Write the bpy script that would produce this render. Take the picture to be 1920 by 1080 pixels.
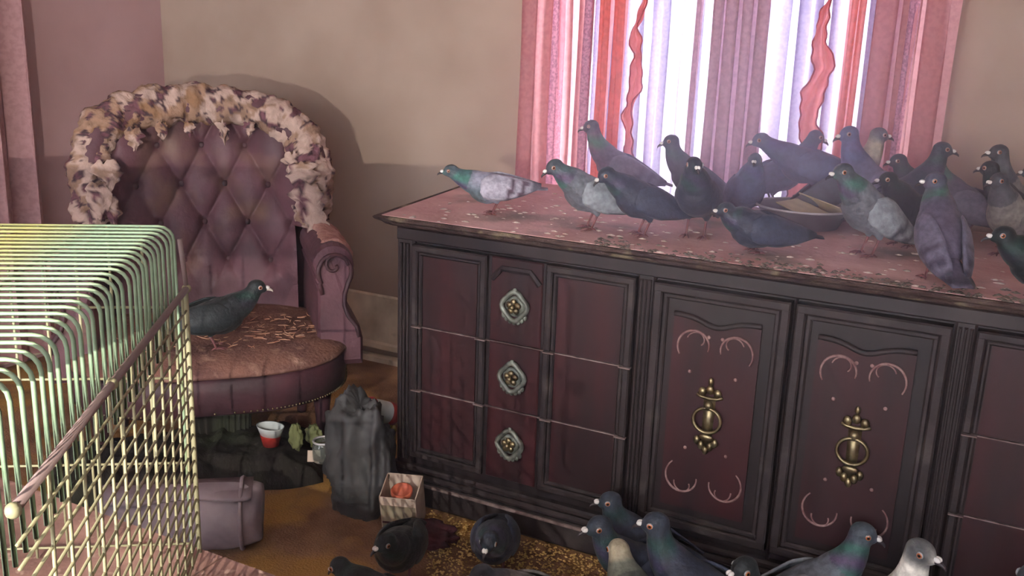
import bpy, bmesh, math, random
import numpy as np
from mathutils import Vector, Matrix, noise

random.seed(7)
S = bpy.context.scene
COL = S.collection
PI = math.pi
for o in list(bpy.data.objects): bpy.data.objects.remove(o)

# ---------------------------------------------------------------- camera, world, light, exposure
CAMZ = 1.437
CR = Vector((0.88682222, 0.46079867, 0.03479847))
CD = Vector((0.14778068, -0.21144713, -0.96615267))
CF = Vector((-0.43784383, 0.8619482, -0.25561316))
cam = bpy.data.cameras.new('camera'); camo = bpy.data.objects.new('camera', cam); COL.objects.link(camo)
camo.matrix_world = Matrix(((CR.x, -CD.x, -CF.x, 0), (CR.y, -CD.y, -CF.y, 0), (CR.z, -CD.z, -CF.z, CAMZ), (0, 0, 0, 1)))
cam.sensor_width = 36; cam.lens = 36 * 1807 / 1920; cam.clip_start = 0.02; cam.clip_end = 200
S.camera = camo
S.cycles.volume_bounces = 3

W = bpy.data.worlds.new('overcast_sky'); S.world = W; W.use_nodes = True
bg = W.node_tree.nodes['Background']; bg.inputs[0].default_value = (0.91, 0.92, 1.0, 1); bg.inputs[1].default_value = 11.5

torch = bpy.data.lights.new('hand_lamp', 'SPOT'); torch.energy = 205; torch.color = (1.0, 0.94, 0.85); torch.spot_size = math.radians(94); torch.spot_blend = 1.0; torch.shadow_soft_size = 0.003
torcho = bpy.data.objects.new('hand_lamp', torch); COL.objects.link(torcho); torcho.location = (-0.6, -0.38, CAMZ - 0.165)
torcho.rotation_euler = Vector((-2.05, 3.3, -.1)).to_track_quat('-Z', 'Y').to_euler()

vs = S.view_settings; vs.view_transform = 'Standard'; vs.look = 'None'; vs.exposure = 0.0; vs.gamma = 1.0; vs.use_curve_mapping = False

# ---------------------------------------------------------------- picking points on real planes
F_ = 1807.0
def ray(px, py): return CR * ((px - 960) / F_) + CD * ((py - 540) / F_) + CF
def at_z(px, py, z):
    r = ray(px, py); t = (z - CAMZ) / r.z; return Vector((r.x * t, r.y * t, z))
def at_y(px, py, y):
    r = ray(px, py); t = y / r.y; return Vector((r.x * t, y, CAMZ + r.z * t))
def at_x(px, py, x):
    r = ray(px, py); t = x / r.x; return Vector((x, r.y * t, CAMZ + r.z * t))

# ---------------------------------------------------------------- materials
def lin(c):
    if isinstance(c, str):
        c = [int(c[i:i + 2], 16) / 255 for i in (0, 2, 4)]
        c = [x / 12.92 if x <= .04045 else ((x + .055) / 1.055) ** 2.4 for x in c]
    return tuple(c[:3]) + (1,)

def mat(name, col, rough=.6, col2=None, ns=8., nd=4., stretch=(1, 1, 1), lo=.35, hi=.65, bump=0., bs=60., spec=.3, metal=0., vcol=False, col3=None, ns3=2.5, lo3=.5, hi3=.65, sheen=0.):
    m = bpy.data.materials.new(name); m.use_nodes = True
    nt = m.node_tree; N = nt.nodes; L = nt.links
    b = N['Principled BSDF']
    b.inputs['Roughness'].default_value = rough; b.inputs['Metallic'].default_value = metal
    b.inputs['Specular IOR Level'].default_value = spec
    if sheen: b.inputs['Sheen Weight'].default_value = sheen
    tc = N.new('ShaderNodeTexCoord'); mp = N.new('ShaderNodeMapping'); mp.inputs['Scale'].default_value = stretch
    L.new(tc.outputs['Object'], mp.inputs[0])
    out = None
    if vcol:
        a = N.new('ShaderNodeVertexColor'); a.layer_name = 'Col'; out = a.outputs[0]
    else:
        rgb = N.new('ShaderNodeRGB'); rgb.outputs[0].default_value = lin(col); out = rgb.outputs[0]
    def layer(base, c2, sc, l, h, mult=False):
        nz = N.new('ShaderNodeTexNoise'); nz.inputs['Scale'].default_value = sc; nz.inputs['Detail'].default_value = nd
        L.new(mp.outputs[0], nz.inputs['Vector'])
        mr = N.new('ShaderNodeMapRange'); mr.inputs[1].default_value = l; mr.inputs[2].default_value = h
        L.new(nz.outputs[0], mr.inputs[0])
        mx = N.new('ShaderNodeMix'); mx.data_type = 'RGBA'
        if mult: mx.blend_type = 'MULTIPLY'
        L.new(mr.outputs[0], mx.inputs[0]); L.new(base, mx.inputs[6]); mx.inputs[7].default_value = lin(c2)
        return mx.outputs[2]
    if col2: out = layer(out, col2, ns, lo, hi, vcol)
    if col3: out = layer(out, col3, ns3, lo3, hi3)
    L.new(out, b.inputs['Base Color'])
    if bump:
        nz = N.new('ShaderNodeTexNoise'); nz.inputs['Scale'].default_value = bs; nz.inputs['Detail'].default_value = 3
        L.new(mp.outputs[0], nz.inputs['Vector'])
        bp = N.new('ShaderNodeBump'); bp.inputs['Strength'].default_value = bump; bp.inputs['Distance'].default_value = .01
        L.new(nz.outputs[0], bp.inputs['Height']); L.new(bp.outputs[0], b.inputs['Normal'])
    return m

def cloth(name, col, trans, transp=0., col2=None, ns=40., glow=None):
    m = bpy.data.materials.new(name); m.use_nodes = True
    nt = m.node_tree; N = nt.nodes; L = nt.links; N.remove(N['Principled BSDF'])
    out = N['Material Output']
    df = N.new('ShaderNodeBsdfDiffuse'); tl = N.new('ShaderNodeBsdfTranslucent'); tp = N.new('ShaderNodeBsdfTransparent')
    tc = N.new('ShaderNodeTexCoord'); nz = N.new('ShaderNodeTexNoise'); nz.inputs['Scale'].default_value = ns; nz.inputs['Detail'].default_value = 3
    L.new(tc.outputs['Object'], nz.inputs['Vector'])
    mr = N.new('ShaderNodeMapRange'); mr.inputs[1].default_value = .42; mr.inputs[2].default_value = .6; L.new(nz.outputs[0], mr.inputs[0])
    for sh, c, c2 in ((df, col, col2 or col), (tl, glow or col, col2 or glow or col)):
        mx = N.new('ShaderNodeMix'); mx.data_type = 'RGBA'; L.new(mr.outputs[0], mx.inputs[0])
        mx.inputs[6].default_value = lin(c); mx.inputs[7].default_value = lin(c2); L.new(mx.outputs[2], sh.inputs[0])
    tp.inputs[0].default_value = (1, 1, 1, 1)
    m1 = N.new('ShaderNodeMixShader'); m1.inputs[0].default_value = trans; L.new(df.outputs[0], m1.inputs[1]); L.new(tl.outputs[0], m1.inputs[2])
    m2 = N.new('ShaderNodeMixShader'); m2.inputs[0].default_value = transp; L.new(m1.outputs[0], m2.inputs[1]); L.new(tp.outputs[0], m2.inputs[2])
    L.new(m2.outputs[0], out.inputs[0])
    return m

M = {}
M['wall_tan'] = mat('tan_wall_paint', 'a89486', .85, '9e897b', 3, bump=.05, bs=90, spec=.1)
M['wall_pink'] = mat('pink_wall_paint', 'b39292', .85, 'a98787', 3, bump=.05, bs=90, spec=.1)
M['ceiling'] = mat('ceiling_paint', 'c9c0b8', .9)
M['base'] = mat('cream_skirting_paint', 'ebe0c8', .5, 'b8ab92', 6, col3='8d8272', ns3=9, lo3=.6, hi3=.75)
M['floor'] = mat('soiled_brown_carpet', 'a07a5c', .95, '75553f', 5, 8, col3='a88048', ns3=3.5, lo3=.5, hi3=.62, bump=.6, bs=140, spec=.05)
M['wood'] = mat('dark_mahogany', '251b1c', .5, '1b1415', 14, 5, (1, 1, .12), bump=.1, bs=40, spec=.35, col3='352c2b', ns3=5, lo3=.56, hi3=.8)
M['panel'] = mat('red_mahogany_panel', '381519', .48, '231315', 9, 5, (1, 1, .15), bump=.08, bs=40, spec=.35, col3='2e2122', ns3=4, lo3=.55, hi3=.75)
M['mould'] = mat('dusty_dark_moulding', '302728', .6, '251e1e', 20, 4, bump=.15, bs=80, spec=.3, col3='4a4340', ns3=9, lo3=.58, hi3=.8)
M['dust'] = mat('dust_ledge', '8d7c78', .9, '5b4a48', 30)
M['top'] = mat('soiled_dresser_top', 'd0aaa6', .7, 'b88c88', 6, 6, bump=.25, bs=50, spec=.25, col3='8b7c72', ns3=4, lo3=.55, hi3=.68)
M['edge'] = mat('dropping_crusted_edge', '5a4a45', .9, '3f312f', 18, 5, bump=.8, bs=70, spec=.1, col3='8b8068', ns3=14, lo3=.55, hi3=.7)
M['brass'] = mat('tarnished_brass', '8f8262', .4, '5f5440', 40, spec=.5, metal=.9)
M['pewter'] = mat('grey_green_pewter', '7d8278', .5, '565a52', 40, spec=.5, metal=.35)
M['gilt'] = mat('worn_gilt_paint', '8f7470', .55, '6a4a4a', 60)
M['leather'] = mat('maroon_vinyl', '64434a', .52, '4d343a', 6, bump=.2, bs=60, spec=.22, col3='6e5448', ns3=5, lo3=.55, hi3=.75)
M['leather_dark'] = mat('dark_maroon_vinyl', '4a2c32', .55, '38262a', 8, bump=.15, bs=60, spec=.3)
M['seat'] = mat('soiled_seat_upholstery', '7f5c50', .85, '624540', 9, 6, bump=.5, bs=90, spec=.1, col3='98786a', ns3=18, lo3=.56, hi3=.7)
M['seat_shade'] = mat('under_seat_shade', '33302a', .9, '241f1e', 9, 5, (1, 1, .2), bump=.5, bs=60, spec=.1, col3='3c4030', ns3=6, lo3=.5, hi3=.7)  # dark olive tone stands for the shadow void under the seat
M['stuffing'] = mat('torn_foam', 'c0a598', .95, None, vcol=True, bump=.6, bs=60, spec=.05)
M['straw'] = mat('straw_litter', 'c9a384', .8, 'a8745c', 30)
M['wire'] = mat('pale_green_cage_wire', '82997e', .5, '71866a', 30, col3='8f8a4e', ns3=3, lo3=.46, hi3=.6, spec=.4)
M['wire2'] = mat('olive_mesh_wire', '8f8a6a', .5, spec=.4)
M['rod'] = mat('dull_pink_steel_rod', '7d6a66', .55, spec=.4)
M['board'] = mat('soiled_pink_board', 'a07c70', .8, '75574f', 10, 6, bump=.12, bs=70, spec=.15, col3='b09484', ns3=40, lo3=.6, hi3=.7)
M['board_edge'] = mat('board_legs', '5a4038', .8)
M['plastic_black'] = mat('black_bin_bag_film', '3c3c3c', .65, '2c2c2d', 8, bump=.3, bs=25, spec=.5)
M['bundle'] = mat('lilac_grey_sheet', 'aa9ea2', .8, '7d7078', 6, bump=.3, bs=20, spec=.15)
M['white_card'] = mat('cream_carton_card', 'c9b7a6', .75, 'b09c8a', 12)
M['carton_side'] = mat('soiled_carton_side', 'a39a82', .8, '7d705c', 14)
M['coral'] = mat('coral_plastic', 'c46a4e', .5, 'a84f3c', 20)
M['red'] = mat('red_print', 'a03028', .5, '8a2a24', 20)
M['rag'] = mat('dark_red_rag', '5a2a30', .9, '40242a', 20, bump=.5, bs=40)
M['tin'] = mat('tin_label_white', 'e2e6e2', .4, 'a2a9a4', 9)
M['yellow'] = mat('yellow_packet', 'a58a3c', .6, '87702e', 20)
M['leafgreen'] = mat('crumpled_green_paper', '6d7048', .8, '565a3a', 20)
M['metal'] = mat('dull_aluminium', 'c4c2c4', .35, 'a5a3a8', 20, spec=.5, metal=.3)
M['pan_body'] = mat('darkened_aluminium', '6a6668', .5, '4e4a4c', 14, spec=.4, metal=.2)
M['cardboard'] = mat('yellowed_cardboard', 'c9bc94', .8, '998859', 12)
M['feather'] = mat('feathers', '808890', .55, 'c8c8c8', 60, 3, vcol=True, bump=.25, bs=110, spec=.28, sheen=.06)
M['foot'] = mat('pigeon_foot_skin', '7d4c4c', .6, '653e40', 60)
M['beak'] = mat('dark_beak_horn', '3b3538', .4)
M['beak_pale'] = mat('pale_beak_horn', 'c9bcae', .4)
M['cere'] = mat('white_cere', 'd9d6d2', .7)
M['eye'] = mat('orange_eye', 'b0602a', .15, None, vcol=True, spec=.6)
M['grain'] = mat('spilled_grain', 'd0ad68', .7, 'a8864a', 30)
M['dropping'] = mat('dried_droppings', 'c7b3aa', .9, '9c8a80', 30)
M['debris'] = mat('feather_and_seed_debris', '6f655a', .9, '544a44', 40)
M['frame'] = mat('white_window_frame', 'd8d8d8', .4)
M['rail'] = mat('curtain_pole_wood', '6b4a3a', .5)
M['pink_drape'] = cloth('pink_drape', 'cfa3a2', .6, .03, 'cf9a9e', 60, glow='e0a8ae')
M['coral_ruffle'] = cloth('coral_ruffle', 'd8897e', .7, 0, 'ea9485', 60, glow='f8a698')
M['coral_cloth'] = cloth('coral_cloth', 'd2958c', .75, 0, 'e8a498', 60, glow='ffb9ac')
M['lace_pink'] = cloth('pink_lace', 'dcb6cc', .6, .12, 'c59cb8', 110, glow='f6cfe6')
M['sheer'] = cloth('white_lace_sheer', 'c2b9d2', .5, .05, 'b4aac8', 90)
M['mauve'] = cloth('mauve_drape', 'bfa0a3', .55, 0, 'b8949a', 60, glow='d0a8ae')
M['left_drape'] = cloth('dusty_pink_drape', 'b08888', .15, 0, 'a47c7e', 50)
g = bpy.data.materials.new('window_glass'); g.use_nodes = True
nt = g.node_tree; nt.nodes.remove(nt.nodes['Principled BSDF'])
tp = nt.nodes.new('ShaderNodeBsdfTransparent'); gl = nt.nodes.new('ShaderNodeBsdfGlossy'); gl.inputs['Roughness'].default_value = .05
mx = nt.nodes.new('ShaderNodeMixShader'); mx.inputs[0].default_value = .06
nt.links.new(tp.outputs[0], mx.inputs[1]); nt.links.new(gl.outputs[0], mx.inputs[2]); nt.links.new(mx.outputs[0], nt.nodes['Material Output'].inputs[0])
M['glass'] = g
g = bpy.data.materials.new('jar_glass'); g.use_nodes = True
b = g.node_tree.nodes['Principled BSDF']; b.inputs['Base Color'].default_value = (.6, .66, .62, 1); b.inputs['Roughness'].default_value = .08; b.inputs['Transmission Weight'].default_value = .9
M['jar'] = g

# ---------------------------------------------------------------- mesh helpers
class MB:
    def __init__(s): s.v = []; s.f = []; s.c = []
    def add(s, vs_, fs, c=None):
        n = len(s.v); s.v += [tuple(v) for v in vs_]; s.f += [tuple(i + n for i in f) for f in fs]
        if c is not None:
            if len(c) != len(vs_) or not hasattr(c[0], '__len__'): c = [c] * len(vs_)
            s.c += [tuple(x[:3]) + (1,) for x in c]
        return s
    def box(s, x0, x1, y0, y1, z0, z1, m=None, bev=0):
        if bev:
            b = min(bev, abs(x1 - x0) / 2.1, abs(z1 - z0) / 2.1, abs(y1 - y0) / 2.1)
            # chamfer on the four edges of the -Y face
            vs_ = [(x0, y0 + b, z0), (x1, y0 + b, z0), (x1, y1, z0), (x0, y1, z0), (x0, y0 + b, z1), (x1, y0 + b, z1), (x1, y1, z1), (x0, y1, z1),
                   (x0 + b, y0, z0 + b), (x1 - b, y0, z0 + b), (x1 - b, y0, z1 - b), (x0 + b, y0, z1 - b)]
            fs = [(8, 9, 10, 11), (0, 1, 9, 8), (1, 5, 10, 9), (5, 4, 11, 10), (4, 0, 8, 11), (1, 2, 6, 5), (2, 3, 7, 6), (3, 0, 4, 7), (4, 5, 6, 7), (3, 2, 1, 0)]
        else:
            vs_ = [(x0, y0, z0), (x1, y0, z0), (x1, y1, z0), (x0, y1, z0), (x0, y0, z1), (x1, y0, z1), (x1, y1, z1), (x0, y1, z1)]
            fs = [(0, 1, 5, 4), (1, 2, 6, 5), (2, 3, 7, 6), (3, 0, 4, 7), (4, 5, 6, 7), (3, 2, 1, 0)]
        if m is not None: vs_ = [m @ Vector(v) for v in vs_]
        return s.add(vs_, fs)
    def loft(s, rings, caps=True, closed=True, c=None):
        n = len(rings[0]); vs_ = [p for r in rings for p in r]; fs = []
        for i in range(len(rings) - 1):
            for j in range(n if closed else n - 1):
                k = (j + 1) % n
                fs.append((i * n + j, i * n + k, (i + 1) * n + k, (i + 1) * n + j))
        if caps and closed:
            fs.append(tuple(range(n - 1, -1, -1))); fs.append(tuple((len(rings) - 1) * n + j for j in range(n)))
        return s.add(vs_, fs, c)
    def tube(s, pts, r, n=6, c=None, closed=False):
        pts = [Vector(p) for p in pts]; rs = r if hasattr(r, '__len__') else [r] * len(pts)
        rings = []; up = None
        for i, p in enumerate(pts):
            if closed: t = pts[(i + 1) % len(pts)] - pts[i - 1]
            else: t = pts[min(i + 1, len(pts) - 1)] - pts[max(i - 1, 0)]
            t.normalize()
            if up is None:
                up = Vector((0, 0, 1)) if abs(t.z) < .9 else Vector((1, 0, 0))
            a = t.cross(up)
            if a.length < 1e-5: a = t.orthogonal()
            a.normalize(); b = a.cross(t); up = b
            rings.append([p + (a * math.cos(2 * PI * k / n) + b * math.sin(2 * PI * k / n)) * rs[i] for k in range(n)])
        if closed: rings.append(rings[0])
        return s.loft(rings, not closed, True, c)
    def ell(s, c, r, nu=12, nv=8, col=None, m=None):
        rings = []
        for i in range(nv + 1):
            a = -PI / 2 + PI * i / nv; ca = max(math.cos(a), .02)
            rings.append([Vector((r[0] * ca * math.cos(2 * PI * j / nu), r[1] * ca * math.sin(2 * PI * j / nu), r[2] * math.sin(a))) for j in range(nu)])
        rings = [[(m @ p if m is not None else p) + Vector(c) for p in rr] for rr in rings]
        return s.loft(rings, True, True, col)
    def grid(s, fn, nu, nv, c=None):
        vs_ = [fn(i / nu, j / nv) for j in range(nv + 1) for i in range(nu + 1)]
        fs = [(j * (nu + 1) + i, j * (nu + 1) + i + 1, (j + 1) * (nu + 1) + i + 1, (j + 1) * (nu + 1) + i) for j in range(nv) for i in range(nu)]
        return s.add(vs_, fs, [c(i / nu, j / nv) for j in range(nv + 1) for i in range(nu + 1)] if c else None)
    def lathe(s, prof, n=24, m=None, c=None):
        rings = [[(m @ Vector((r * math.cos(2 * PI * k / n), r * math.sin(2 * PI * k / n), z)) if m is not None else Vector((r * math.cos(2 * PI * k / n), r * math.sin(2 * PI * k / n), z))) for k in range(n)] for r, z in prof]
        return s.loft(rings, True, True, c)
    def prism(s, poly, a, b, axis='y', m=None):
        def P(p, t): return Vector((p[0], t, p[1])) if axis == 'y' else (Vector((p[0], p[1], t)) if axis == 'z' else Vector((t, p[0], p[1])))
        rings = [[P(p, a) for p in poly], [P(p, b) for p in poly]]
        if m is not None: rings = [[m @ q for q in r] for r in rings]
        return s.loft(rings)
    def mesh(s, name, smooth=False):
        me = bpy.data.meshes.new(name); me.from_pydata(s.v, [], s.f)
        if s.c and len(s.c) == len(s.v):
            a = me.color_attributes.new('Col', 'FLOAT_COLOR', 'POINT'); a.data.foreach_set('color', np.array(s.c, dtype=np.float32).ravel())
        bm = bmesh.new(); bm.from_mesh(me); bmesh.ops.recalc_face_normals(bm, faces=bm.faces); bm.to_mesh(me); bm.free()
        if smooth: me.polygons.foreach_set('use_smooth', [True] * len(me.polygons))
        me.update(); return me
    def build(s, name, m, parent=None, smooth=False):
        return link(name, s.mesh(name, smooth), m, parent)

def link(name, me, m=None, parent=None):
    o = bpy.data.objects.new(name, me); COL.objects.link(o)
    if m is not None and not me.materials: me.materials.append(M[m] if isinstance(m, str) else m)
    if parent is not None: o.parent = parent
    return o
def tag(o, label=None, cat=None, group=None, kind=None):
    if label: o['label'] = label
    if cat: o['category'] = cat
    if group: o['group'] = group
    if kind: o['kind'] = kind
    return o
def thing(name, label, cat, loc=(0, 0, 0), rz=0., group=None):
    o = bpy.data.objects.new(name, None); COL.objects.link(o); o.location = loc; o.rotation_euler = (0, 0, rz); o.empty_display_size = .05
    return tag(o, label, cat, group)
def structure(o): o['kind'] = 'structure'; return o
def nz(p, sc=1.): return noise.noise(Vector(p) * sc)
def lerp(a, b, t): return a + (b - a) * t
def interp(xs, ys, x):
    return float(np.interp(x, xs, ys))

# ---------------------------------------------------------------- room
WY, WX = 3.40, -3.62
RX, RY, CZ = 2.6, -2.2, 2.55
wx0, wx1, wz0, wz1 = -1.56, -.36, .62, 2.15
structure(MB().box(WX - .1, RX + .1, RY - .1, WY + .1, -.08, 0).build('floor', 'floor'))
structure(MB().box(WX - .1, RX + .1, RY - .1, WY + .1, CZ, CZ + .08).build('ceiling', 'ceiling'))
w = MB(); w.box(WX, wx0, WY, WY + .12, 0, CZ); w.box(wx1, RX, WY, WY + .12, 0, CZ); w.box(wx0, wx1, WY, WY + .12, 0, wz0); w.box(wx0, wx1, WY, WY + .12, wz1, CZ)
structure(w.build('wall_back', 'wall_tan'))
structure(MB().box(WX - .1, WX, RY, WY + .12, 0, CZ).build('wall_left', 'wall_pink'))
structure(MB().box(RX, RX + .1, RY, WY + .12, 0, CZ).build('wall_right', 'wall_tan'))
# rear wall, behind the photographer, with a wide window added for fill light
w = MB(); ra, rb, rz0, rz1 = -3.0, 2.0, .6, 2.35
w.box(WX, ra, RY - .1, RY, 0, CZ); w.box(rb, RX, RY - .1, RY, 0, CZ); w.box(ra, rb, RY - .1, RY, 0, rz0); w.box(ra, rb, RY - .1, RY, rz1, CZ)
structure(w.build('wall_rear', 'wall_pink'))
# back window: frame with mullions and panes
def window(name, x0, x1, z0, z1, y, nx):
    fr = MB()
    fr.box(x0, x1, y, y + .06, z0, z0 + .05); fr.box(x0, x1, y, y + .06, z1 - .05, z1); fr.box(x0, x0 + .05, y, y + .06, z0, z1); fr.box(x1 - .05, x1, y, y + .06, z0, z1)
    o = structure(fr.build(name, 'frame'))
    for i in range(1, nx):
        x = lerp(x0, x1, i / nx); MB().box(x - .02, x + .02, y, y + .06, z0 + .05, z1 - .05).build('mullion', 'frame', o)
    for i in range(nx):
        MB().box(lerp(x0, x1, i / nx) + .03, lerp(x0, x1, (i + 1) / nx) - .03, y + .025, y + .031, z0 + .03, z1 - .03).build('pane', 'glass', o)
    return o
window('window_1', wx0, wx1, wz0, wz1, WY + .04, 3)
window('unseen_fill_window', ra, rb, rz0, rz1, RY - .08, 3)  # unseen, added to let ambient light into the room
b = MB(); b.box(WX, RX, WY - .015, WY, .05, .30, bev=.006); b.box(WX, RX, WY - .025, WY, .05, .085, bev=.008); b.box(WX, RX, WY - .05, WY, 0, .022)
structure(b.build('baseboard_back', 'base'))
b = MB(); b.box(WX, WX + .015, RY, WY - .03, .02, .28)
structure(b.build('baseboard_left', 'base'))

# ---------------------------------------------------------------- curtains on the back window
def drape(name, mt, x0, x1, y, z0, z1, folds, amp, over, parent=None, flare=0., nu=None, seed=0, col=None):
    nu = nu or folds * 14
    rnd = random.Random(seed); ph = [rnd.uniform(-.9, .9) for _ in range(folds + 2)]; am = [rnd.uniform(.6, 1.25) for _ in range(folds + 2)]
    def fn(u, v):
        k = u * folds; i = int(k); fr = k - i
        p = lerp(ph[i], ph[min(i + 1, folds + 1)], fr); a = lerp(am[i], am[min(i + 1, folds + 1)], fr)
        z = lerp(z1, z0, v); s = 1 + flare * v
        xc = lerp(x0, x1, u); xm = (x0 + x1) / 2
        xc = xm + (xc - xm) * s
        ang = 2 * PI * k + p + .5 * math.sin(v * 3 + i)
        return (xc + over * a * math.sin(2 * ang) * .5, y + amp * a * math.cos(ang) * (.75 + .25 * v) + .004 * math.sin(9 * u + 14 * v), z)
    return MB().grid(fn, nu, 24).build(name, mt, parent, True)
CY = 3.30
cz1 = 2.36
dl = thing('pink_drape', 'pink patterned drape pleated at the left side of the bright window', 'curtain', (0, 0, 0))
drape('pleated_cloth', 'pink_drape', -1.655, -1.375, CY - .03, .35, cz1, 4, .022, .045, dl, .02, seed=1)
for k_, px_ in enumerate((1040, 1098)):
    xc_ = at_y(px_, 150, CY - .05).x; drape('lace_fold', 'lace_pink', xc_ - .022, xc_ + .022, CY - .05, .35, cz1, 1, .010, .016, dl, .0, nu=14, seed=40 + k_)
dr = thing('pink_drape', 'pink drape pleated at the right side of the bright window', 'curtain')
drape('pleated_cloth', 'pink_drape', -.425, -.215, CY - .03, .35, cz1, 3, .026, .05, dr, .03, seed=5)
xc_ = at_y(1694, 150, CY - .055).x; drape('lace_fold', 'lace_pink', xc_ - .014, xc_ + .014, CY - .055, .35, cz1, 1, .008, .012, dr, .0, nu=14, seed=44)
for k_, (xa, xb) in enumerate(((-1.352, -1.318), (-1.300, -1.262))): drape('inner_fold', 'coral_cloth', xa, xb, CY - .02, .35, cz1, 2, .012, .02, dl, .0, seed=20 + k_)
drape('inner_fold', 'coral_cloth', -.512, -.462, CY - .02, .35, cz1, 2, .014, .02, dr, .0, seed=31)
sh = thing('lace_sheer_curtain', 'white lavender sheer curtain glowing across the middle of the window', 'curtain')
drape('sheer_cloth', 'sheer', -1.40, -.38, CY + .03, .35, cz1, 10, .016, .050, sh, .0, seed=9)
xc_ = at_y(1300, 150, CY).x; drape('mauve_fold', 'mauve', xc_ - .012, xc_ + .012, CY, .35, cz1, 1, .008, .012, sh, .0, nu=14, seed=50)  # narrow darker fold in mauve cloth
mv = thing('mauve_drape', 'narrow mauve brown drape gathered in the window centre before the sheer', 'curtain')
drape('pleated_cloth', 'mauve', -.955, -.765, CY - .005, .35, cz1, 4, .018, .03, mv, .06, seed=3)
# ruffles that hang down the inner edges of the two pink drapes
def ruffle(parent, pts, wds, y, seed):
    rnd = random.Random(seed); n = 90
    zs = [p[1] for p in pts][::-1]; xs = [p[0] for p in pts][::-1]; ws = wds[::-1]
    def fn(u, v):
        z = lerp(pts[0][1], pts[-1][1], v); x = interp(zs, xs, z); wd = interp(zs, ws, z)
        e = (.006 * math.sin(38 * v + seed + 2 * u) + .003 * math.sin(91 * v + 2)) * (1 if u in (0, 1) else .4)
        return (x + (u - .5) * wd + e + .012 * math.sin(19 * v), y + .02 * math.sin(2 * PI * u * 1.5 + 12 * v) + .01 * math.sin(60 * v + 4 * u), z)
    MB().grid(fn, 8, n).build('ruffle', 'coral_ruffle', parent, True)
    for u in (0, 1):                                                    # dark corded hem
        MB().tube([Vector(fn(u, v / 60)) + Vector((0, -.004, 0)) for v in range(61)], .0028, 5).build('hem_cord', 'red', parent, True)
P1 = [at_y(px, py, CY - .02) for px, py in ((1212, -60), (1205, 40), (1192, 130), (1188, 200), (1176, 300), (1165, 400))]
ruffle(dl, [(p.x, p.z) for p in P1], [.022, .026, .026, .036, .044, .05], CY - .035, 1)
P2 = [at_y(px, py, CY - .02) for px, py in ((1556, -60), (1550, 30), (1540, 100), (1528, 180), (1515, 260), (1500, 380))]
ruffle(dr, [(p.x, p.z) for p in P2], [.02, .025, .05, .065, .07, .08], CY - .02, 4)
pole = thing('curtain_pole', 'wooden pole carrying the drapes above the bright window', 'curtain pole')
MB().tube([(-1.75, CY, cz1 + .01), (-.1, CY, cz1 + .01)], .016, 10).build('pole', 'rail', pole, True)
for x in (-1.72, -.13): MB().box(x - .012, x + .012, CY, WY, cz1 - .01, cz1 + .03).build('bracket', 'rail', pole)
for x in (-1.76, -.09): MB().ell((x, CY, cz1 + .01), (.03, .03, .03)).build('finial', 'rail', pole, True)
# left wall curtain
lc = thing('dusty_pink_curtain', 'dusty pink floor length curtain hanging on the left wall', 'curtain')
def lcf(u, v):
    k = u * 7; y = lerp(1.55, 2.60, u)
    return (-3.50 + .045 * math.cos(2 * PI * k + 1.1 + .4 * math.sin(3 * v)) + .01 * math.sin(11 * u), y + .03 * math.sin(4 * PI * k) * .6, lerp(2.36, .06, v))
MB().grid(lcf, 110, 20).build('pleated_cloth', 'left_drape', lc, True)
MB().tube([(-3.5, 1.4, 2.37), (-3.5, 2.75, 2.37)], .016, 10).build('pole', 'rail', lc, True)
for y in (1.45, 2.7): MB().box(-3.62, -3.5, y - .012, y + .012, 2.355, 2.385).build('bracket', 'rail', lc)

# ---------------------------------------------------------------- dresser
A = .53
def X(a): return a * A
def Z(a): return CAMZ + a * A
FY = 2.343
TOPZ = CAMZ - A
DL, DR_ = X(-2.975), X(1.41)
BACKY = 3.19
ds = thing('dresser', 'long dark mahogany dresser with two doors and drawer stacks under the window', 'dresser', (0, 0, 0))
cs = MB(); cs.box(DL, DR_, FY + .012, BACKY - .03, Z(-2.5), Z(-1.06))
cs.build('carcass', 'wood', ds)
st = MB()
for a, b_ in ((-2.975, -2.862), (-1.545, -1.452), (-.782, -.766), (-.101, -.012), (1.30, 1.41)): st.box(X(a), X(b_), FY - .004, FY + .02, Z(-2.5), Z(-1.06), bev=.006)
st.box(DL, DR_, FY - .007, FY + .02, Z(-1.135), Z(-1.062), bev=.004)
st.build('face_frame', 'wood', ds)
for a in (-2.92, -1.50, -.055, 1.355):
    f = MB()
    for k in (-.012, 0, .012): f.box(X(a) + k - .004, X(a) + k + .004, FY - .012, FY, Z(-2.45), Z(-1.15), bev=.003)
    f.build('fluted_post', 'mould', ds)
# top slab, moulded edge
tl = MB()
def slab(z0, z1, o):
    p = [(DL - .05 - o, FY - .04 - o), (DR_ + .05 + o, FY - .04 - o), (DR_ + .05 + o, BACKY), (DL - .17 - o, BACKY)]
    return [Vector((x, y, z)) for (x, y), z in [(q, z0) for q in p]], [Vector((x, y, z1)) for x, y in p]
rings = []
for z, o in ((-1.062, -.035), (-1.05, -.02), (-1.035, -.012), (-1.02, .004), (-1.008, .008), (-1.002, .004)):
    rings.append(slab(Z(z), Z(z), o)[0])
tl.loft(rings).build('moulded_edge', 'edge', ds)
tb = MB(); r = slab(TOPZ - .004, TOPZ, -.012); tb.loft([r[0], r[1]]); tb.build('top_board', 'top', ds)
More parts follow.
